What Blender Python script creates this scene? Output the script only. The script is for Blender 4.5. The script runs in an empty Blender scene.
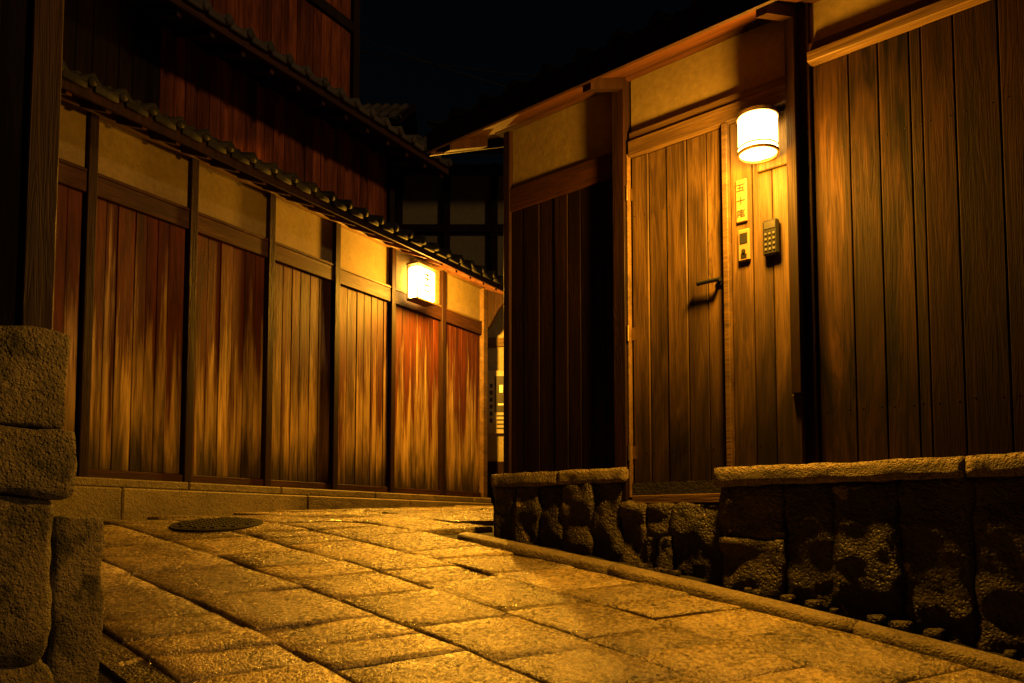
import bpy, bmesh, math, random
from mathutils import Vector, Matrix, noise
random.seed(7)
scene = bpy.context.scene
COL = scene.collection

# ------------------------------------------------------------ ground profile
GP=[(-200,-3.0),(-30,-2.6),(-5,-2.0),(0,-1.5),(1,-1.3),(2,-1.03),(3,-.73),(3.64,-.535),(5.02,-.187),(6.2,.035),(8,.15),(10.94,.26),(15,.35),(30,.6),(100,.8),(400,1.0)]
def g(y):
    if y<=GP[0][0]: return GP[0][1]
    for i in range(len(GP)-1):
        if y<=GP[i+1][0]:
            x0,y0=GP[i]; x1,y1=GP[i+1]
            def m(j):
                if j<=0 or j>=len(GP)-1: return 0
                a=(GP[j][1]-GP[j-1][1])/(GP[j][0]-GP[j-1][0]); b=(GP[j+1][1]-GP[j][1])/(GP[j+1][0]-GP[j][0])
                return 2*a*b/(a+b) if a*b>0 else 0
            h=x1-x0; t=(y-x0)/h
            return (2*t**3-3*t*t+1)*y0+(t**3-2*t*t+t)*h*m(i)+(-2*t**3+3*t*t)*y1+(t**3-t*t)*h*m(i+1)
    return GP[-1][1]

# ------------------------------------------------------------ node helpers
class NT:
    def __init__(s,name):
        s.m=bpy.data.materials.new(name); s.m.use_nodes=True
        s.n=s.m.node_tree.nodes; s.l=s.m.node_tree.links
        s.b=s.n['Principled BSDF']
    def put(s,sock,v):
        if isinstance(v,bpy.types.NodeSocket): s.l.new(v,sock)
        else: sock.default_value=v
    def math(s,op,a,b=0.0,c=None,clamp=False):
        n=s.n.new('ShaderNodeMath'); n.operation=op; n.use_clamp=clamp
        s.put(n.inputs[0],a); s.put(n.inputs[1],b)
        if c is not None: s.put(n.inputs[2],c)
        return n.outputs[0]
    def vmath(s,op,a,b):
        n=s.n.new('ShaderNodeVectorMath'); n.operation=op
        s.put(n.inputs[0],a); s.put(n.inputs[1],b); return n.outputs[0]
    def vscale(s,v,f):
        n=s.n.new('ShaderNodeVectorMath'); n.operation='SCALE'
        s.put(n.inputs[0],v); s.put(n.inputs[3],f); return n.outputs[0]
    def co(s): return s.n.new('ShaderNodeTexCoord').outputs['Object']
    def rnd(s): return s.n.new('ShaderNodeNewGeometry').outputs['Random Per Island']
    def noise(s,vec,scale,det=4,rough=.6,dist=0.0):
        n=s.n.new('ShaderNodeTexNoise'); s.put(n.inputs['Vector'],vec)
        n.inputs['Scale'].default_value=scale; n.inputs['Detail'].default_value=det
        n.inputs['Roughness'].default_value=rough; n.inputs['Distortion'].default_value=dist
        return n.outputs['Fac']
    def voro(s,vec,scale,feat='F1'):
        n=s.n.new('ShaderNodeTexVoronoi'); n.feature=feat; s.put(n.inputs['Vector'],vec)
        n.inputs['Scale'].default_value=scale; return n.outputs['Distance']
    def rng(s,v,a,b,c=0.0,d=1.0,smooth=False):
        n=s.n.new('ShaderNodeMapRange'); 
        if smooth: n.interpolation_type='SMOOTHSTEP'
        s.put(n.inputs[0],v); n.inputs[1].default_value=a; n.inputs[2].default_value=b
        n.inputs[3].default_value=c; n.inputs[4].default_value=d; return n.outputs[0]
    def mix(s,f,a,b,mode='MIX'):
        n=s.n.new('ShaderNodeMix'); n.data_type='RGBA'; n.blend_type=mode
        s.put(n.inputs[0],f)
        s.put(n.inputs[6],a if not isinstance(a,tuple) else (*a,1)); s.put(n.inputs[7],b if not isinstance(b,tuple) else (*b,1))
        return n.outputs[2]
    def bump(s,h,st=.5,dist=.01):
        n=s.n.new('ShaderNodeBump'); n.inputs['Strength'].default_value=st; n.inputs['Distance'].default_value=dist
        s.put(n.inputs['Height'],h); return n.outputs[0]
    def sepz(s,v,i=2):
        n=s.n.new('ShaderNodeSeparateXYZ'); s.put(n.inputs[0],v); return n.outputs[i]
    def fin(s,col,rough,nrm=None,metal=0.0,spec=.5):
        s.put(s.b.inputs['Base Color'],col if not isinstance(col,tuple) else (*col,1))
        s.put(s.b.inputs['Roughness'],rough); s.put(s.b.inputs['Metallic'],metal)
        s.b.inputs['Specular IOR Level'].default_value=spec
        if nrm is not None: s.l.new(nrm,s.b.inputs['Normal'])
        return s.m

def wood(name,dark,light,axis=2,bleach=None,rough=.6,var=.5,bump=.5,spec=.35,grain=1.0,stain=.45,simple=False,foot=None,ring=.45,lo=.33,hi=.67):
    t=NT(name); co=t.co(); r=t.rnd()
    p=t.vmath('ADD',co,t.vscale((1,1,1),t.math('MULTIPLY',r,37.0)))
    sc=[17*grain]*3; sc[axis]=.8
    g1=t.noise(t.vmath('MULTIPLY',p,tuple(sc)),1.0,2 if simple else 4,.6,1.4)
    sc2=[130*grain]*3; sc2[axis]=3
    g2=t.noise(t.vmath('MULTIPLY',p,tuple(sc2)),1.0,1,.6)
    sc3=[7,7,7]; sc3[axis]=.9
    g3=t.noise(t.vmath('MULTIPLY',p,tuple(sc3)),1.0,3,.7,.5)
    rings=t.math('SINE',t.math('MULTIPLY',g1,46.0))
    gr=t.math('ADD',t.math('MULTIPLY',t.rng(rings,-1,1,.3,.7),ring),t.math('ADD',t.math('MULTIPLY',g1,.75-ring),t.math('MULTIPLY',g2,.25)))
    f=t.rng(gr,lo,hi)
    c=t.mix(f,dark,light)
    z=t.sepz(co)
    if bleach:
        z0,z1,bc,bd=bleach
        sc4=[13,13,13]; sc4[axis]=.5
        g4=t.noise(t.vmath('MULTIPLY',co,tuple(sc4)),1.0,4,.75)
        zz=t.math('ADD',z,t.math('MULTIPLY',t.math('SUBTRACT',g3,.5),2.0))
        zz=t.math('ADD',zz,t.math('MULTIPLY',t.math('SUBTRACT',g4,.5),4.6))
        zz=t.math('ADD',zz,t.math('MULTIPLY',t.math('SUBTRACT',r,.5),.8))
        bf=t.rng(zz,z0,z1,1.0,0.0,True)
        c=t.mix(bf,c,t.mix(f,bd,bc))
    val=t.math('MULTIPLY',t.rng(r,0,1,1-var,1+var*.5),t.rng(g3,.32,.66,1-stain,1.2))
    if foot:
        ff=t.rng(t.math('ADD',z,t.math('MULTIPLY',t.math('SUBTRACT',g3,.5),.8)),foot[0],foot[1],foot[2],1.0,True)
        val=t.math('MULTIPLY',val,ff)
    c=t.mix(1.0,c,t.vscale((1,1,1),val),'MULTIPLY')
    return t.fin(c,t.rng(gr,.3,.7,rough+.12,rough-.08),t.bump(gr,bump,.008),spec=spec)

def stone(name,a,b,scale=1.0,rough=.6,bump=.7,var=.35,pale=None,spec=.4,pit=True,moss=None,rr=(-.12,.15),lo=.36,hi=.64,bd=.02,big=1.2,pth=.63):
    t=NT(name); co=t.co(); r=t.rnd()
    p=t.vmath('ADD',co,t.vscale((1,1,1),t.math('MULTIPLY',r,23.0)))
    n1=t.noise(p,3*scale,4,.7); n2=t.noise(p,38*scale,4,.7)
    f=t.math('ADD',t.math('MULTIPLY',n1,.45),t.math('MULTIPLY',n2,.55))
    c=t.mix(t.rng(f,lo,hi),a,b)
    if pale: c=t.mix(t.rng(t.noise(p,5.5*scale,4,.65,.8),pth,pth+.02),c,pale)
    if moss: c=t.mix(t.rng(t.noise(p,7,3),.5,.62),c,moss)
    c=t.mix(1.0,c,t.vscale((1,1,1),t.rng(r,0,1,1-var,1+var*.6)),'MULTIPLY')
    h=t.math('ADD',n2,t.math('MULTIPLY',n1,big))
    if pit: h=t.math('ADD',h,t.math('MULTIPLY',t.rng(t.voro(p,60*scale),0,.45),.35))
    return t.fin(c,t.rng(n2,.3,.7,rough+rr[0],rough+rr[1]),t.bump(h,bump,bd),spec=spec)

def plain(name,col,rough=.5,metal=0.0,bs=40,bst=.15,var=.2,spec=.5):
    t=NT(name); co=t.co(); n=t.noise(co,bs,2); n2=t.noise(co,3,2)
    c=t.mix(t.rng(n2,.3,.7),tuple(x*(1-var) for x in col),tuple(min(1,x*(1+var)) for x in col))
    return t.fin(c,rough,t.bump(n,bst,.004),metal=metal,spec=spec)

def emit(name,col,st):
    t=NT(name); t.b.inputs['Base Color'].default_value=(.8,.75,.6,1)
    n=t.noise(t.co(),9,2)
    t.b.inputs['Emission Color'].default_value=(*col,1)
    t.put(t.b.inputs['Emission Strength'],t.rng(n,.2,.8,st*.9,st*1.1))
    return t.m

M={}
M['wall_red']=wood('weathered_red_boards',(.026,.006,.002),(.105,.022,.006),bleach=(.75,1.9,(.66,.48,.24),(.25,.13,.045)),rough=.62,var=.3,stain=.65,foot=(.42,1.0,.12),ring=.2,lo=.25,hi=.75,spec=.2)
M['upper_red']=wood('upper_red_boards',(.13,.028,.008),(.40,.11,.030),rough=.7,var=.5,ring=.25,spec=.15,stain=.6)
M['post_dark']=wood('dark_post_wood',(.010,.004,.002),(.026,.010,.004),rough=.6,var=.2,simple=True,spec=.15)
M['beam_x']=wood('dark_beam_wood',(.022,.008,.003),(.055,.019,.007),axis=0,rough=.6,var=.2,simple=True,spec=.2)
M['beam_tan']=wood('tan_beam_wood',(.07,.038,.014),(.15,.09,.035),axis=0,rough=.55,var=.2,simple=True,spec=.3)
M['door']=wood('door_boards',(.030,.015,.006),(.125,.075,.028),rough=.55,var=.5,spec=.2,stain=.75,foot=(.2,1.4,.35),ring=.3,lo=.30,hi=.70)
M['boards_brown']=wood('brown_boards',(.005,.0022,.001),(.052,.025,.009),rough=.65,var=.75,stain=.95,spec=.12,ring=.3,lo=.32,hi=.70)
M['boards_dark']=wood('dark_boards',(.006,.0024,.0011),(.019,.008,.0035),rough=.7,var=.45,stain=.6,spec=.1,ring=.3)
M['soffit']=wood('soffit_boards',(.04,.013,.005),(.09,.031,.011),axis=0,rough=.6,var=.3,simple=True,spec=.2)
M['plaster']=stone('plaster_tan',(.13,.098,.047),(.205,.155,.075),.6,.85,.12,.08,pit=False,spec=.2)
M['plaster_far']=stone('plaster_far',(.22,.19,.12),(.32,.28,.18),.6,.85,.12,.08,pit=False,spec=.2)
M['tile']=stone('roof_tile_clay',(.012,.012,.013),(.03,.03,.032),1,.8,.15,.4,pit=False,spec=.15)
M['tile_l']=stone('roof_tile_lit',(.05,.045,.04),(.12,.11,.10),1,.7,.15,.4,pit=False,spec=.3)  # paler copy of the tile; light on the eave put into its colour
M['paving']=stone('granite_paving',(.035,.027,.015),(.48,.37,.20),1.15,.16,.85,.45,spec=1.0,rr=(-.06,.24),bd=.016,big=.6,lo=.38,hi=.62)
M['mortar']=stone('dark_joint_earth',(.006,.005,.004),(.022,.018,.013),1,.8,.5,.1)
M['kerb']=stone('kerb_granite',(.08,.06,.038),(.26,.21,.13),1,.6,.8,.25)
M['ledge']=stone('ledge_granite',(.055,.042,.022),(.38,.29,.165),1.4,.55,1.0,.15,bd=.03)
M['rock']=stone('foundation_rock',(.010,.008,.0045),(.075,.056,.032),.9,.45,.9,.5,pale=(.36,.28,.16),spec=.4,bd=.025,pth=.64)
M['pillar']=stone('mossy_granite',(.03,.025,.014),(.18,.145,.08),1.3,.65,1.0,.2,moss=(.025,.022,.010),bd=.03)
M['iron']=plain('cast_iron',(.010,.009,.008),.7,.0,60,.6,spec=.2)
M['blackmetal']=plain('black_painted_metal',(.02,.02,.02),.35,.3)
M['brass']=plain('aged_brass',(.30,.22,.10),.35,.9)
M['steel']=plain('brushed_steel',(.4,.38,.34),.3,.8)
M['white']=plain('white_paint',(.75,.72,.66),.5)
M['plate']=plain('pale_name_plate_wood',(.18,.125,.06),.5)
M['ink']=plain('black_ink',(.012,.011,.010),.5)
M['paper']=plain('poster_paper',(.36,.32,.24),.6)
M['shadeR']=emit('lit_glass_shade',(1,.56,.12),26)
M['shadeL']=emit('lit_paper_shade',(1,.52,.09),44)

# ------------------------------------------------------------ geometry helpers
def empty(name,loc=(0,0,0),rz=0.0):
    e=bpy.data.objects.new(name,None); e.location=loc; e.rotation_euler=(0,0,rz); e.empty_display_size=.2
    COL.objects.link(e); return e
class P:
    def __init__(s,name,parent=None,mats=('beam_x',),smooth=False):
        s.name=name; s.par=parent; s.mats=mats; s.bm=bmesh.new(); s.smooth=smooth
    def box(s,x0,x1,y0,y1,z0,z1,m=0,bev=.004):
        r=bmesh.ops.create_cube(s.bm,size=1.0)
        vs=r['verts']
        for v in vs:
            v.co=Vector(((x0+x1)/2+v.co.x*(x1-x0),(y0+y1)/2+v.co.y*(y1-y0),(z0+z1)/2+v.co.z*(z1-z0)))
        for f in set(f for v in vs for f in v.link_faces): f.material_index=m
        if bev>0:
            es=list(set(e for v in vs for e in v.link_edges))
            rr=bmesh.ops.bevel(s.bm,geom=es,offset=min(bev,.3*min(abs(x1-x0),abs(y1-y0),abs(z1-z0))),segments=1,affect='EDGES',profile=.5)
            for f in rr['faces']: f.material_index=m
    def prism(s,x0,x1,poly,m=0):
        a=[s.bm.verts.new((x0,y,z)) for y,z in poly]; b=[s.bm.verts.new((x1,y,z)) for y,z in poly]
        n=len(poly); fs=[s.bm.faces.new(a),s.bm.faces.new(b[::-1])]
        for i in range(n): fs.append(s.bm.faces.new((a[i],b[i],b[(i+1)%n],a[(i+1)%n])))
        for f in fs: f.material_index=m
    def cyl(s,c,r,h,axis='z',seg=20,m=0,r2=None):
        rr=bmesh.ops.create_cone(s.bm,cap_ends=True,segments=seg,radius1=r,radius2=r if r2 is None else r2,depth=h)
        R={'z':Matrix.Identity(3),'x':Matrix.Rotation(math.pi/2,3,'Y'),'y':Matrix.Rotation(math.pi/2,3,'X')}[axis]
        for v in rr['verts']: v.co=R@v.co+Vector(c)
        for f in set(f for v in rr['verts'] for f in v.link_faces): f.material_index=m
    def rock(s,x0,x1,y0,y1,z0,z1,amp=.02,n=7,pw=7,m=0,freq=5):
        D=(x1-x0,y1-y0,z1-z0); st=max(max(D)/40,min(.03,min(D)/4))
        N=[max(3,min(40,round(d/st))) for d in D]
        sd=Vector((random.random()*50,random.random()*50,random.random()*50))
        cache={}
        R=min(D)*.5*(2.2/pw)
        def V(i,j,k):
            if (i,j,k) in cache: return cache[(i,j,k)]
            q=Vector((x0+D[0]*i/N[0],y0+D[1]*j/N[1],z0+D[2]*k/N[2]))
            inn=Vector((min(max(q.x,x0+R),x1-R),min(max(q.y,y0+R),y1-R),min(max(q.z,z0+R),z1-R)))
            d=q-inn
            if d.length>0: nn=d.normalized(); q=inn+nn*min(R,d.length)
            else: nn=Vector((0,0,0))
            a=noise.fractal(q*freq+sd,1,2,4); b=noise.noise(q*freq*.5+sd*2)
            q=q+nn*(a*amp+b*amp*1.2)
            v=s.bm.verts.new(q); cache[(i,j,k)]=v; return v
        for ax in range(3):
            u,w=[(1,2),(2,0),(0,1)][ax]
            for side in (0,N[ax]):
                for a in range(N[u]):
                    for b in range(N[w]):
                        def idx(aa,bb):
                            t=[0,0,0]; t[ax]=side; t[u]=aa; t[w]=bb; return V(*t)
                        q=[idx(a,b),idx(a+1,b),idx(a+1,b+1),idx(a,b+1)]
                        if side==0: q.reverse()
                        f=s.bm.faces.new(q); f.material_index=m; f.smooth=True
    def done(s):
        bmesh.ops.recalc_face_normals(s.bm,faces=s.bm.faces[:])
        me=bpy.data.meshes.new(s.name); s.bm.to_mesh(me); s.bm.free()
        for k in s.mats: me.materials.append(M[k])
        if s.smooth:
            for p in me.polygons: p.use_smooth=True
        o=bpy.data.objects.new(s.name,me); COL.objects.link(o)
        if s.par: o.parent=s.par
        return o

def boards(p,x0,x1,y,z0,z1,w=.13,th=.022,jit=.25,gap=.005,m=0,nails=None,nm=1):
    x=x0
    while x<x1-.02:
        ww=w*(1+random.uniform(-jit,jit))
        xe=min(x+ww,x1)
        if x1-xe<.05: xe=x1
        dy=random.uniform(-.004,.004)
        p.box(x+gap/2,xe-gap/2,y-th/2+dy,y+th/2+dy,z0,z1,m,bev=.004)
        if nails:
            for nz in nails:
                for fx in (.2,.8):
                    xx=x+(xe-x)*fx
                    p.cyl((xx,y-th/2+dy-.0005,nz+random.uniform(-.006,.006)),.003,.004,'y',6,nm)
        x=xe

def tile_roof(name,par,x0,x1,ye,ze,yr,zr,pitch=.26,rows=None,caps=.045,mat='tile'):
    p=P(name,par,(mat,),smooth=True); bm=p.bm
    L=math.hypot(yr-ye,zr-ze); rows=rows or max(1,round(L/.24)); S=6
    cols=int((x1-x0)/pitch); nx=cols*S
    nrm=Vector((0,-(zr-ze)/L,(yr-ye)/L)); 
    for r in range(rows):
        t0=r/rows; t1=(r+1)/rows+.02
        line=[]
        for (t,h) in ((t0,0.0),(t0,.035),(t1,.005)):
            row=[]
            for i in range(nx+1):
                ph=(i%S)/S
                w=.03*math.cos(2*math.pi*ph)+.012*math.cos(4*math.pi*ph)
                x=x0+(x1-x0)*i/nx
                row.append(bm.verts.new(Vector((x,ye+(yr-ye)*t,ze+(zr-ze)*t))+nrm*(w+h+.05)))
            line.append(row)
        for a in range(2):
            for i in range(nx): bm.faces.new((line[a][i],line[a][i+1],line[a+1][i+1],line[a+1][i]))
    if caps:
        for i in range(cols+1):
            x=x0+(x1-x0)*i/cols
            p.cyl((x,ye-.012,ze+.06),caps,.05,'y',12)
        for i in range(cols):
            xa=x0+(x1-x0)*(i+.12)/cols; xb=x0+(x1-x0)*(i+.88)/cols
            p.box(xa,xb,ye-.02,ye+.01,ze-.0,ze+.06,bev=.006)
    return p.done()

# ------------------------------------------------------------ frames
dR=Vector((.757,-.653,0)).normalized(); aR=Vector((-dR.y,dR.x,0)); OR=Vector((.74,5.02,0)); angR=math.atan2(dR.y,dR.x)
dL=Vector((.527,.85,0)).normalized(); aL=Vector((-dL.y,dL.x,0)); OL=Vector((-3.38,6.2,0)); angL=math.atan2(dL.y,dL.x)
def Rw(x,y): return OR+dR*x+aR*y
def Lw(x,y): return OL+dL*x+aL*y
gR=lambda x,y: g(Rw(x,y).y)

# ------------------------------------------------------------ GROUND
def axis_pts():
    a=[-400,-200,-100,-60,-40,-25,-18]; x=-14
    while x<=18: a.append(x); x+=.4
    return a+[22,30,45,70,120,200,400]
xs=axis_pts(); ys=axis_pts()
bm=bmesh.new(); grid=[[bm.verts.new((x,y,g(y)-.03)) for x in xs] for y in ys]
for j in range(len(ys)-1):
    for i in range(len(xs)-1): bm.faces.new((grid[j][i],grid[j][i+1],grid[j+1][i+1],grid[j+1][i]))
me=bpy.data.meshes.new('ground'); bm.to_mesh(me); bm.free(); me.materials.append(M['mortar'])
for p_ in me.polygons: p_.use_smooth=True
go=bpy.data.objects.new('ground',me); COL.objects.link(go)

MH=Vector((-2.2,5.98,0))
p=P('stone_paved_road',None,('paving',)); bm=p.bm
us=[0,.025,.26,.5,.74,.975,1]
SK=.62
def slab(xa,xb,ya,yb):
    dz=random.uniform(-.005,.005); tx=random.uniform(-.006,.006); ty=random.uniform(-.006,.006)
    rr=[random.uniform(-.016,.016) for _ in range(8)]
    gr=[]
    for j,v in enumerate(us):
        row=[]
        for i,u in enumerate(us):
            y=ya+(yb-ya)*v
            x=xa+(xb-xa)*u+SK*(y-ya)
            x+= (rr[0]*(1-v)+rr[1]*v)*(1-u)*.4+(rr[2]*(1-v)+rr[3]*v)*u*.4
            y+= (rr[4]*(1-u)+rr[5]*u)*(1-v)*.5+(rr[6]*(1-u)+rr[7]*u)*v*.5
            w=Rw(x,y); z=g(w.y)+dz+tx*(u-.5)*2+ty*(v-.5)*2+.006*noise.noise(Vector((w.x*6,w.y*6,dz*900)))
            if (w-MH).to_2d().length<.5: z=min(z,g(w.y)-.004)
            if i in(0,6) or j in(0,6): z-=.010
            row.append(bm.verts.new((w.x,w.y,z)))
        gr.append(row)
    n=len(us)
    for j in range(n-1):
        for i in range(n-1): 
            f=bm.faces.new((gr[j][i],gr[j][i+1],gr[j+1][i+1],gr[j+1][i])); f.smooth=True
    ring=gr[0][:]+[gr[j][-1] for j in range(1,n)]+gr[-1][-2::-1]+[gr[j][0] for j in range(n-2,0,-1)]
    low=[bm.verts.new(v.co-Vector((0,0,.06))) for v in ring]
    for i in range(len(ring)): bm.faces.new((ring[i],low[i],low[(i+1)%len(ring)],ring[(i+1)%len(ring)]))
ylist=[-2.66,-2.20,-1.70,-1.26,-.86,-.42]
while ylist[-1]<9: ylist.append(ylist[-1]+random.choice([.42,.48,.54]))
for y,ye in zip(ylist[:-1],ylist[1:]):
    x=-11+random.random()*.4
    while x<5.5:
        l=random.choice([.28,.34,.40,.48,.62])*random.uniform(.92,1.08); xe=x+l
        cx,cy=(x+xe)/2+SK*(ye-y)/2,(y+ye)/2; wv=Rw(cx,cy)
        ldist=-(wv-OL).dot(aL)
        ok = ldist>.28 and (cy< -.42 or xe+SK*(ye-y)< -1.12) and wv.y<18
        if ok: slab(x+.005,xe-.005,y+.005,ye-.005)
        x=xe
    y=ye
road=p.done()

# manhole cover
sl_=math.atan((g(6.3)-g(5.65))/.65)
mh=empty('manhole_cover',(MH.x,MH.y,g(5.98)+.002)); mh.rotation_euler=(sl_,0,0)
p=P('cover_disc',mh,('iron',))
p.cyl((0,0,-.006),.33,.016,'z',48); p.cyl((0,0,.003),.30,.004,'z',48)
for k in range(-4,5):
    for j in range(-4,5):
        if math.hypot(k,j)<4.4: p.box(k*.062-.017,k*.062+.017,j*.062-.017,j*.062+.017,.004,.014,bev=.004)
p.done()

# right kerb
p=P('stone_kerb',None,('kerb',))
x=-1.12
while x<5:
    l=random.uniform(1.0,1.5); xe=x+l
    prof=[(-.405,-.1),(-.405,.018),(-.395,.028),(-.38,.032),(-.31,.032),(-.295,.025),(-.285,-.1)]
    N=8; rings=[]
    for k in range(N+1):
        xx=x+.0015+(xe-x-.003)*k/N
        rings.append([p.bm.verts.new(Vector((*Rw(xx,yy).to_2d(),gR(xx,yy)+zz+.003*noise.noise(Vector((xx*7,yy*20,1)))))) for yy,zz in prof])
    n=len(prof)
    for k in range(N):
        for i in range(n): 
            f=p.bm.faces.new((rings[k][i],rings[k][(i+1)%n],rings[k+1][(i+1)%n],rings[k+1][i])); f.smooth=True
    p.bm.faces.new(rings[0]); p.bm.faces.new(rings[-1][::-1])
    x=xe
p.done()
p=P('gutter_kerb',None,('rock',))
x=-4.0
while x<4:
    l=random.uniform(.5,.8); xe=x+l
    v=[]
    for xx in (x+.004,xe-.004):
        for yy,zz in ((-2.80,-.1),(-2.80,-.01),(-2.67,-.01),(-2.67,-.1)):
            w=Rw(xx,yy); v.append(p.bm.verts.new((w.x,w.y,g(w.y)+zz)))
    p.bm.faces.new(v[:4]); p.bm.faces.new(v[7:3:-1])
    for i in range(4): p.bm.faces.new((v[i],v[4+i],v[4+(i+1)%4],v[(i+1)%4]))
    x=xe
p.done()

# ------------------------------------------------------------ LEFT WALL
LW=empty('wooden_boundary_wall',OL,angL)
posts=[-3.6,-2.7,-1.8,-.9,.02,.95,1.84,2.75,3.68,4.67,5.60]
p=P('stone_plinth',LW,('kerb',))
x=-4
while x<5.7:
    xe=min(x+random.uniform(.8,1.4),5.72)
    p.box(x+.003,xe-.003,-.10,.25,.30,.37,bev=.010)
    x=xe
x=-4
while x<5.7:
    xe=min(x+random.uniform(1.2,2.0),5.72)
    p.box(x+.003,xe-.003,-.13,.25,-.8,.297,bev=.012)
    x=xe
p.done()
p=P('sill',LW,('beam_x',)); p.box(-4,5.62,-.035,.05,.372,.44); p.done()
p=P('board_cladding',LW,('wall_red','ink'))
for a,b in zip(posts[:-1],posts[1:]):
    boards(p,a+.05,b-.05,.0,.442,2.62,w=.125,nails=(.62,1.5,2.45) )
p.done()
p=P('posts',LW,('post_dark',))
for x in posts[:-1]: p.box(x-.038,x+.038,-.06,.05,.373,3.27)
p.done()
p=P('end_post',LW,('beam_tan',)); p.box(5.555,5.655,-.075,.05,.373,3.27); p.done()
p=P('rails',LW,('beam_x','beam_tan'))
for a,b in zip(posts[:-1],posts[1:]):
    mm=1 if a>2.5 else 0
    p.box(a+.042,b-.042,-.045,.04,2.622,2.78,0); p.box(a+.042,b-.042,-.05,.02,2.783,2.81,mm)
p.box(-4,5.9,-.075,.045,3.272,3.37,1)
p.done()
p=P('plaster_panels',LW,('plaster',))
for a,b in zip(posts[:-1],posts[1:]): p.box(a+.042,b-.042,-.008,.02,2.812,3.27,bev=0)
p.done()
p=P('backing',LW,('boards_dark',)); p.box(-4,5.6,.05,.1,.3,3.3,bev=0); p.box(5.56,5.6,.1,4,.1,3.3,bev=0); p.done()
p=P('pent_soffit',LW,('soffit','post_dark'))
p.prism(-4.2,5.85,[(-.46,3.17),(-.46,3.20),(.5,3.585),(.5,3.555)])
x=-4.0
while x<5.9: p.prism(x-.02,x+.02,[(-.44,3.115),(-.44,3.176),(-.078,3.321),(-.078,3.26)],0); x+=.3
p.prism(-4.2,5.88,[(-.485,3.13),(-.485,3.225),(-.462,3.225),(-.462,3.13)],1)
p.done()
tile_roof('pent_tiles',LW,-4.2,5.85,-.50,3.19,.5,3.60,pitch=.24,caps=.032)
p=P('end_bracket',LW,('post_dark',))
p.prism(5.66,5.72,[(-.40,3.17),(-.40,3.10),(-.25,2.98),(-.09,2.75),(-.0,2.70),(.05,2.75),(.05,3.26),(-.08,3.26)])
p.done()

# ------------------------------------------------------------ LEFT HOUSE behind the wall
LH=empty('two_storey_wooden_house',OL,angL)
p=P('first_floor_boards',LH,('upper_red','post_dark','boards_dark'))
boards(p,-5,1.1,.74,3.4,4.88,w=.14,m=2)  # shadow on this end of the wall, painted as darker boards
boards(p,1.1,4.45,.74,3.4,4.88,w=.14)
p.box(4.45,4.55,.68,.8,3.2,4.9,1); p.box(-5,4.55,.69,.8,4.885,5.0,1)
p.done()
p=P('side_wall',LH,('boards_dark',)); 
p.box(-5,4.5,.78,.82,0,4.95,bev=0); p.box(4.46,4.5,.82,6,0,5.0,bev=0); p.done()
p=P('eave_soffit',LH,('soffit','post_dark','beam_tan'))
p.prism(-5,4.86,[(.08,4.68),(.08,4.72),(1.7,5.30),(1.7,5.26)])
x=-4.9
while x<4.86: p.prism(x-.025,x+.025,[(.11,4.60),(.11,4.69),(.69,4.897),(.69,4.807)],0); x+=.36
p.prism(-5,4.9,[(.055,4.66),(.055,4.77),(.078,4.77),(.078,4.66)],0)
p.done()
tile_roof('eave_tiles',LH,-5,4.86,.03,4.73,1.7,5.33,pitch=.25,mat='tile_l')
p=P('second_floor_boards',LH,('upper_red','post_dark','boards_dark'))
boards(p,-5,2.2,1.62,5.2,9,w=.16,m=2)  # same shadowed end upstairs, shade put into the board colour
boards(p,2.2,4.65,1.62,5.2,9,w=.16)
p.box(4.65,4.78,1.55,1.7,5.1,9,1); p.box(-5,4.65,1.56,1.66,7.0,7.15,1)
p.box(4.70,4.76,1.7,6,5,9,1)
p.done()

# ------------------------------------------------------------ LEFT LANTERN
LL=empty('wall_lantern',Lw(4.06,0),angL)
p=P('shade',LL,('shadeL',)); p.box(-.17,.17,-.25,-.09,2.72,3.10,bev=.02); p.done()
p=P('frame',LL,('beam_tan',))
for sx in(-1,1):
    for yy in(-.25,-.09): p.box(sx*.178-.007,sx*.178+.007,yy-.007,yy+.007,2.70,3.12)
p.box(-.19,.19,-.262,-.075,3.121,3.138); p.box(-.18,.18,-.255,-.08,2.69,2.713)
p.box(-.05,.05,-.10,-.01,3.14,3.19); p.box(-.06,.06,-.07,-.009,2.8,3.05)
p.done()
p=P('lettering',LL,('ink',))
for (a,b,c,d) in ((-.05,.05,3.01,3.03),(-.06,.06,2.96,2.98),(-.01,.01,2.93,3.04),(-.045,-.03,2.84,2.92),(.03,.045,2.84,2.92),(-.05,.05,2.88,2.90),(-.055,.055,2.81,2.83)):
    p.box(a,b,-.256,-.252,c,d,bev=0)
p.done()

def lamp(name,par,loc,power,rad,col,smooth):
    l=bpy.data.lights.new(name,'POINT'); l.energy=power; l.shadow_soft_size=rad; l.color=col
    l.use_nodes=True; nt=l.node_tree; em=nt.nodes['Emission']
    fo=nt.nodes.new('ShaderNodeLightFalloff'); fo.inputs['Strength'].default_value=1.0; fo.inputs['Smooth'].default_value=smooth
    nt.links.new(fo.outputs['Quadratic'],em.inputs['Strength'])
    o=bpy.data.objects.new(name,l); o.location=loc; o.parent=par; COL.objects.link(o); return o
LC=(1,.42,.025)
lamp('bulb_glow',LL,(0,-.40,2.82),980,.08,LC,.6)

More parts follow.
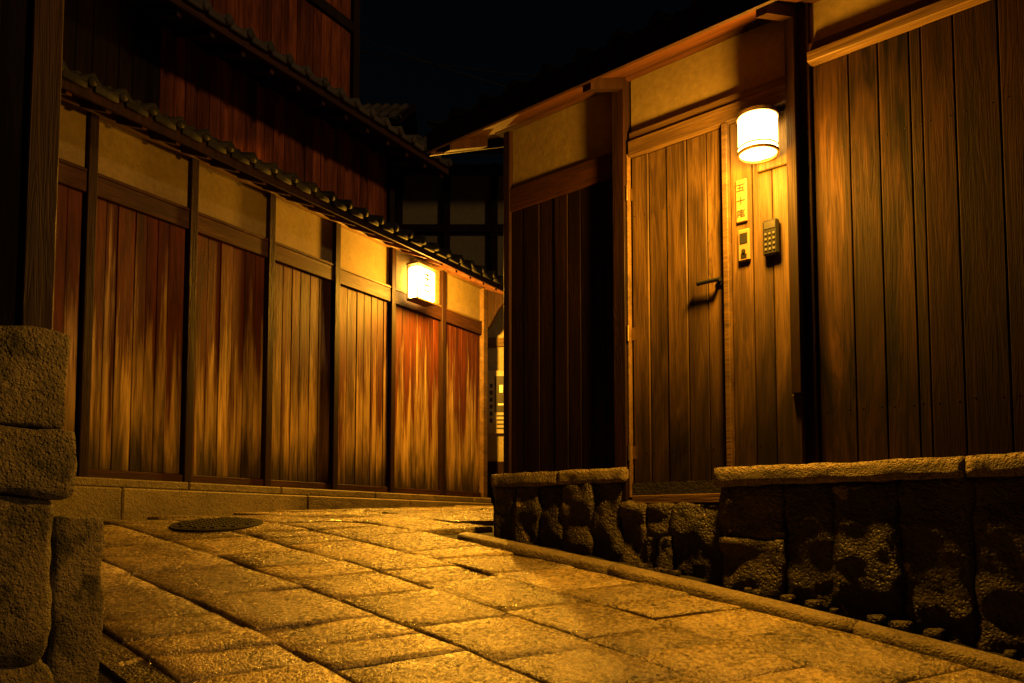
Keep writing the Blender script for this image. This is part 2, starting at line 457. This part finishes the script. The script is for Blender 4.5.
# ------------------------------------------------------------ RIGHT HOUSE
RH=empty('wooden_townhouse',OR,angR)
p=P('corner_cladding',RH,('boards_dark','ink'))
boards(p,-.97,-.06,.0,.36,2.25,w=.125,nails=(.6,1.4,2.1))
p.done()
p=P('corner_rail',RH,('beam_x',)); p.box(-1.0,-.07,-.03,.03,2.252,2.42); p.done()
p=P('upper_plaster',RH,('plaster',))
p.box(-.97,-.075,.0,.03,2.422,2.86,bev=0); p.box(.035,1.07,.0,.03,2.50,2.9,bev=0); p.box(1.19,5,.0,.03,2.62,2.95,bev=0)
p.done()
p=P('posts',RH,('post_dark','beam_tan','door'))
p.box(-1.03,-.972,-.035,.06,.36,2.85,0)
p.box(-.068,.022,-.07,.06,.10,2.86,0)
p.box(.024,.036,-.05,.03,.17,2.36,1)
p.box(1.095,1.19,-.03,.04,.315,2.95,0)
p.box(1.08,1.135,-.10,-.031,.70,2.95,0)
p.box(1.07,1.125,-.075,-.032,.315,.697,2)
p.done()
p=P('top_plate',RH,('beam_x','soffit')); p.box(-1.1,5,-.05,.05,2.862,2.95,0,bev=.002)
p.done()
p=P('door_lintel',RH,('beam_tan',))
p.box(.038,1.078,-.05,.03,2.34,2.44); p.box(.038,1.078,-.035,.03,2.442,2.50)
p.done()
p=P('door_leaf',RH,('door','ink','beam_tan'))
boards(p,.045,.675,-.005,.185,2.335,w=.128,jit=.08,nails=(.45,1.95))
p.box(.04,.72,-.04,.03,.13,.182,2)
p.done()
p=P('door_jamb',RH,('beam_tan',)); p.box(.678,.712,-.055,.03,.183,2.338); p.done()
p=P('door_handle',RH,('blackmetal',))
p.cyl((.645,-.022,1.42),.024,.012,'y',20); p.cyl((.645,-.040,1.42),.011,.04,'y',12)
p.cyl((.590,-.058,1.42),.013,.135,'x',14)
p.cyl((.522,-.058,1.42),.015,.012,'x',14)
p.done()
p=P('door_hinges',RH,('brass',))
for z in(.45,1.2,2.1): p.cyl((.034,-.058,z),.009,.10,'z',10); p.box(.038,.07,-.020,-.0175,z-.04,z+.04,bev=0)
p.done()
p=P('side_panel',RH,('door','ink'))
boards(p,.715,1.09,-.005,.315,2.335,w=.125,jit=.1,nails=(.45,1.95))
p.done()
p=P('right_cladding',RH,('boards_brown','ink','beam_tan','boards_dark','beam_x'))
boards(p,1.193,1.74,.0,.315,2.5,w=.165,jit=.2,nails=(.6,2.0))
boards(p,1.74,5,.0,.315,2.5,w=.165,jit=.2,nails=(.6,2.0),m=3)  # lamp light fading along the wall, imitated by darker board colour
p.box(1.192,5,-.07,.03,2.502,2.56,2); p.box(1.192,5,-.04,.03,2.563,2.62,4)
p.done()
p=P('body',RH,('boards_dark',))
p.box(-.99,5,.06,6,-.6,2.84,bev=0); p.done()
p=P('eave_soffit',RH,('soffit','post_dark'))
p.prism(-1.30,5.3,[(-.50,2.66),(-.50,2.69),(1.5,3.61),(1.5,3.58)])
for x in (-1.2,.0,1.1,2.3,3.5): p.prism(x-.03,x+.03,[(-.44,2.62),(-.44,2.685),(-.052,2.864),(-.052,2.79)],1)
p.prism(-1.32,5.3,[(-.525,2.62),(-.525,2.76),(-.503,2.76),(-.503,2.62)],1)
p.prism(-1.325,-1.302,[(-.50,2.60),(-.50,2.74),(1.5,3.66),(1.5,3.50)],1)
p.done()
tile_roof('roof_tiles',RH,-1.30,5.3,-.50,2.72,1.5,3.66,pitch=.26,caps=0)
p=P('ledge_stones',RH,('ledge',))
p.rock(.66,1.9,-.17,.0,.215,.318,.007,9,14,freq=9); p.rock(1.903,3.3,-.17,.0,.215,.318,.007,9,14,freq=9); p.rock(3.303,5,-.17,.0,.215,.318,.007,9,14,freq=9)
p.rock(-1.09,-.5,-.10,.03,.265,.358,.006,7,12,freq=9); p.rock(-.497,.02,-.10,.03,.265,.358,.006,7,12,freq=9)
p.done()
p=P('stone_foundation',RH,('rock','mortar'))
def rubble(xa,xb,yf,ztop,wmin,wmax,two):
    x=xa; A=.022; W=11; F=8
    while x<xb-.05:
        w=random.uniform(wmin,wmax)
        if xb-(x+w)<.1: w=xb-x
        zb=gR(x+w/2,-.1); k=random.random()
        if k<two and ztop-zb>.3:
            zm=zb+(ztop-zb)*random.uniform(.3,.5)
            p.rock(x,x+w,yf+random.uniform(-.01,.01),.02,zm,ztop,A,8,W,freq=F)
            if random.random()<.4:
                xm=x+w*random.uniform(.4,.6); p.rock(x,xm,yf-.01,.02,zb-.08,zm,A,8,W,freq=F); p.rock(xm,x+w,yf-.015,.02,zb-.08,zm,A,8,W,freq=F)
            else: p.rock(x,x+w,yf-.015,.02,zb-.08,zm,A,8,W,freq=F)
        else: p.rock(x,x+w,yf+random.uniform(-.01,.01),.02,zb-.08,ztop,A,9,W,freq=F)
        x+=w
rubble(.68,5,-.14,.218,.18,.42,.45)
rubble(-.02,.67,-.08,.130,.14,.28,.3)
rubble(-1.08,-.02,-.09,.268,.14,.28,.3)
for k in range(34):
    x=random.uniform(.1,4); s_=random.uniform(.02,.05); zb=gR(x,-.2)
    p.rock(x,x+s_*1.6,-.17-s_*.3,-.12,zb-.03,zb+s_*.5,.008,4,5)
p.box(-1.0,5,-.03,.08,-.9,.26,1,bev=0); p.box(.68,5,-.11,-.031,-.9,.21,1,bev=0)
p.done()
# name plate
NP=empty('house_name_plate',Rw(.02,0)+Vector((0,0,.11)),angR)
p=P('plate',NP,('plate',)); p.box(.735,.80,-.037,-.019,1.62,1.87); p.done()
p=P('lettering',NP,('ink',))
for zc,st in ((1.82,[(-1,1,.8,.8),(-.2,-.2,.8,-.8),(-.8,.8,0,0),(.5,.5,0,-.8),(-1,1,-.8,-.8)]),(1.745,[(-1,1,0,0),(0,0,.9,-.9)]),(1.67,[(0,0,1,.7),(-.9,.9,.7,.7),(-.9,-.9,.7,-.8),(-.5,.7,.2,.2),(0,0,.5,-.8),(-.6,.8,-.3,-.3),(-.1,.9,-.8,-.8)])):
    for (a,b,c,d) in st:
        k=.022; xa,xb=sorted((a*k,b*k)); za,zb=sorted((c*k,d*k))
        p.box(.767+xa-.0025,.767+xb+.0025,-.0395,-.0373,zc+za-.0025,zc+zb+.0025,bev=0)
p.done()
IC=empty('intercom',Rw(.02,0)+Vector((0,0,.10)),angR)
p=P('housing',IC,('plate','ink','blackmetal'))
p.box(.745,.815,-.042,-.019,1.40,1.585,0,bev=.006)
p.box(.757,.803,-.045,-.0425,1.50,1.56,2,bev=0); p.cyl((.78,-.045,1.455),.012,.008,'y',16,2)
for k in range(4): p.box(.762,.798,-.0445,-.0425,1.415+k*.007,1.418+k*.007,1,bev=0)
p.done()
KP=empty('door_keypad',Rw(.05,0)+Vector((0,0,.10)),angR)
p=P('housing',KP,('blackmetal','steel','ink')); p.box(.865,.955,-.055,-.019,1.395,1.60,0,bev=.012)
p.box(.878,.942,-.058,-.0555,1.545,1.585,2,bev=0)
for i in range(3):
    for j in range(4): p.box(.881+i*.023,.893+i*.023,-.060,-.0555,1.422+j*.029,1.434+j*.029,1,bev=.002)
p.done()

# right lantern
RL=empty('wall_lantern',Rw(.945,0),angR)
p=P('mount_plate',RL,('door',)); p.box(-.06,.13,-.042,-.02,1.99,2.30); p.box(-.03,.04,-.06,-.042,2.04,2.26); p.done()
p=P('shade',RL,('shadeR',),smooth=True)
p.cyl((0,-.155,2.14),.105,.19,'z',40); p.done()
p=P('bands',RL,('brass','beam_tan'))
def ring(zc,h,r0,r1,m):
    S=40
    v=[[p.bm.verts.new((r*math.cos(2*math.pi*i/S),-.155+r*math.sin(2*math.pi*i/S),z)) for i in range(S)] for r,z in((r0,zc-h/2),(r1,zc-h/2),(r1,zc+h/2),(r0,zc+h/2))]
    for k in range(4):
        for i in range(S):
            f=p.bm.faces.new((v[k][i],v[k][(i+1)%S],v[(k+1)%4][(i+1)%S],v[(k+1)%4][i])); f.material_index=m
ring(2.068,.008,.106,.110,0); ring(2.037,.014,.10,.112,1); ring(2.242,.012,.10,.112,1)
p.cyl((0,-.155,2.252),.112,.008,'z',40,1)
p.done()
lamp('bulb_glow',RL,(0,-.29,1.97),470,.07,LC,.35)

# ------------------------------------------------------------ NEAR LEFT HOUSE corner
NH=empty('neighbour_house',(-1.55,2.8,0),angR)
p=P('stone_base',NH,('pillar',))
p.rock(-.55,-.02,-.5,0,.33,.68,.014,12,16,freq=6)
p.rock(-.55,-.02,-1.1,-.51,.33,.68,.014,10,16,freq=6)
p.rock(-.56,.0,-.7,.015,.10,.33,.016,12,12,freq=6)
p.rock(-.50,-.02,-.62,-.03,-.48,.10,.022,12,8,freq=5)
p.rock(-.50,-.0,-.6,.0,-1.2,-.46,.022,12,8,freq=5)
p.rock(-.6,-.03,-2,-.60,-1.2,.10,.03,12,8,freq=5)
p.rock(-.6,-.03,-2,-.70,.10,.33,.02,10,8,freq=5)
p.done()
p=P('timber_wall',NH,('post_dark','boards_dark'))
p.box(-.16,-.06,-.15,-.05,.68,4.2,0); boards(p,-3.0,-.17,-.1,.66,4.2,m=1)
p.box(-.14,-.10,-3,-.152,.68,4.2,1,bev=0)
p.done()
p=P('roof_eave',NH,('boards_dark',)); p.prism(-4,.35,[(.35,3.55),(.35,3.6),(-2,4.7),(-2,4.65)]); p.done()
ST=empty('stone_bollard',(-1.55,2.8,0),angR)
p=P('stone_block',ST,('pillar',)); p.rock(-.58,-.41,.10,.29,-.75,.03,.014,10,9,freq=6); p.done()

# ------------------------------------------------------------ BACKGROUND
PF=empty('roadside_wall',(0,11.35,0),0)
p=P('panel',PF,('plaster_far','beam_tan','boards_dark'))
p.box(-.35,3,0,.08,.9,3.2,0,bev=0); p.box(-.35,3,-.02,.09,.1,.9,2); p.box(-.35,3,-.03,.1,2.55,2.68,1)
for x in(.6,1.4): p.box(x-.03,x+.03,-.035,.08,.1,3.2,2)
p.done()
PO=empty('poster',(0.0,11.35,0),0)
p=P('sheet',PO,('paper','ink','white'))
p.box(-.345,-.02,-.05,-.042,1.30,2.2,0,bev=0)
p.box(-.245,-.03,-.054,-.051,1.60,2.12,1,bev=0)
p.rock(-.18,-.13,-.058,-.054,1.88,1.99,.002,4,3,m=2); p.box(-.2,-.08,-.057,-.0545,1.70,1.725,2,bev=0)
for k in range(6): p.box(-.315,-.275,-.054,-.051,1.45+k*.1,1.51+k*.1,1,bev=0)
for k in range(4): p.box(-.22,-.06,-.054,-.051,1.36+k*.06,1.38+k*.06,1,bev=0)
p.done()
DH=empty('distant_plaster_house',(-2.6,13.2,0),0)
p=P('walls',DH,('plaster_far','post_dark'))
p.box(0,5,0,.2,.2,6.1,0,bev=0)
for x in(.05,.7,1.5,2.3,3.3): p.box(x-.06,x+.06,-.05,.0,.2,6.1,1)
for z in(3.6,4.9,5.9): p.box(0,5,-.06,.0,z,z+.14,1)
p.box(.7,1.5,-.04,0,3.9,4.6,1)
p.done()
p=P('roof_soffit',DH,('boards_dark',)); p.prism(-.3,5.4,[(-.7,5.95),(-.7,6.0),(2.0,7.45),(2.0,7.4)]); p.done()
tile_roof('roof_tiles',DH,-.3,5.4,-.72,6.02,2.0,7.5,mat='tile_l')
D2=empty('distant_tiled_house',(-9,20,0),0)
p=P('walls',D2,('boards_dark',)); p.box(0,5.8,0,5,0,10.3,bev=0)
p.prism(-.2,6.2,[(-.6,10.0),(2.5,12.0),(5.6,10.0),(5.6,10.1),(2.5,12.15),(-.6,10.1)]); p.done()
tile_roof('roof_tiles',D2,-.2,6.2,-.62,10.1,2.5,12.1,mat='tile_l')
cu=bpy.data.curves.new('overhead_cable','CURVE'); cu.dimensions='3D'; cu.bevel_depth=.012
for (A,B) in (((-4.5,13,9.0),(3.5,16,8.2)),((-4.5,13,8.4),(3.5,15,8.6))):
    sp=cu.splines.new('POLY'); sp.points.add(16)
    for i in range(17):
        t=i/16; q=Vector(A).lerp(Vector(B),t); q.z-=1.2*t*(1-t); sp.points[i].co=(*q,1)
o=bpy.data.objects.new('overhead_cable',cu); COL.objects.link(o); cu.materials.append(M['ink'])

# ------------------------------------------------------------ WORLD / SUN / CAMERA
EL=math.radians(19); AZ=math.radians(116)
w=bpy.data.worlds.new('World'); scene.world=w; w.use_nodes=True
nt=w.node_tree; sky=nt.nodes.new('ShaderNodeTexSky'); sky.sky_type='NISHITA'; sky.sun_disc=False
sky.sun_elevation=EL; sky.sun_rotation=AZ
nt.links.new(sky.outputs[0],nt.nodes['Background'].inputs[0]); nt.nodes['Background'].inputs[1].default_value=.0006
sl=bpy.data.lights.new('house_fill_sun','SUN'); sl.energy=.45; sl.angle=math.radians(5); sl.color=(1,.55,.2)  # added warm fill aimed at the upper left house, not a visible moon
so=bpy.data.objects.new('house_fill_sun',sl); COL.objects.link(so)
sd=Vector((math.sin(AZ)*math.cos(EL),math.cos(AZ)*math.cos(EL),math.sin(EL)))
so.rotation_euler=sd.to_track_quat('Z','Y').to_euler()

cam=bpy.data.cameras.new('camera'); co=bpy.data.objects.new('camera',cam); COL.objects.link(co)
TILT=math.radians(3.5)
co.location=(0,0,0); co.rotation_euler=(math.pi/2+TILT,0,0)
cam.sensor_width=36; cam.lens=28.125; cam.shift_y=(183.5-800*math.tan(TILT))/1024
cam.clip_start=.05; cam.clip_end=2000
scene.camera=co
scene.view_settings.view_transform='Standard'; scene.view_settings.look='None'; scene.view_settings.exposure=0
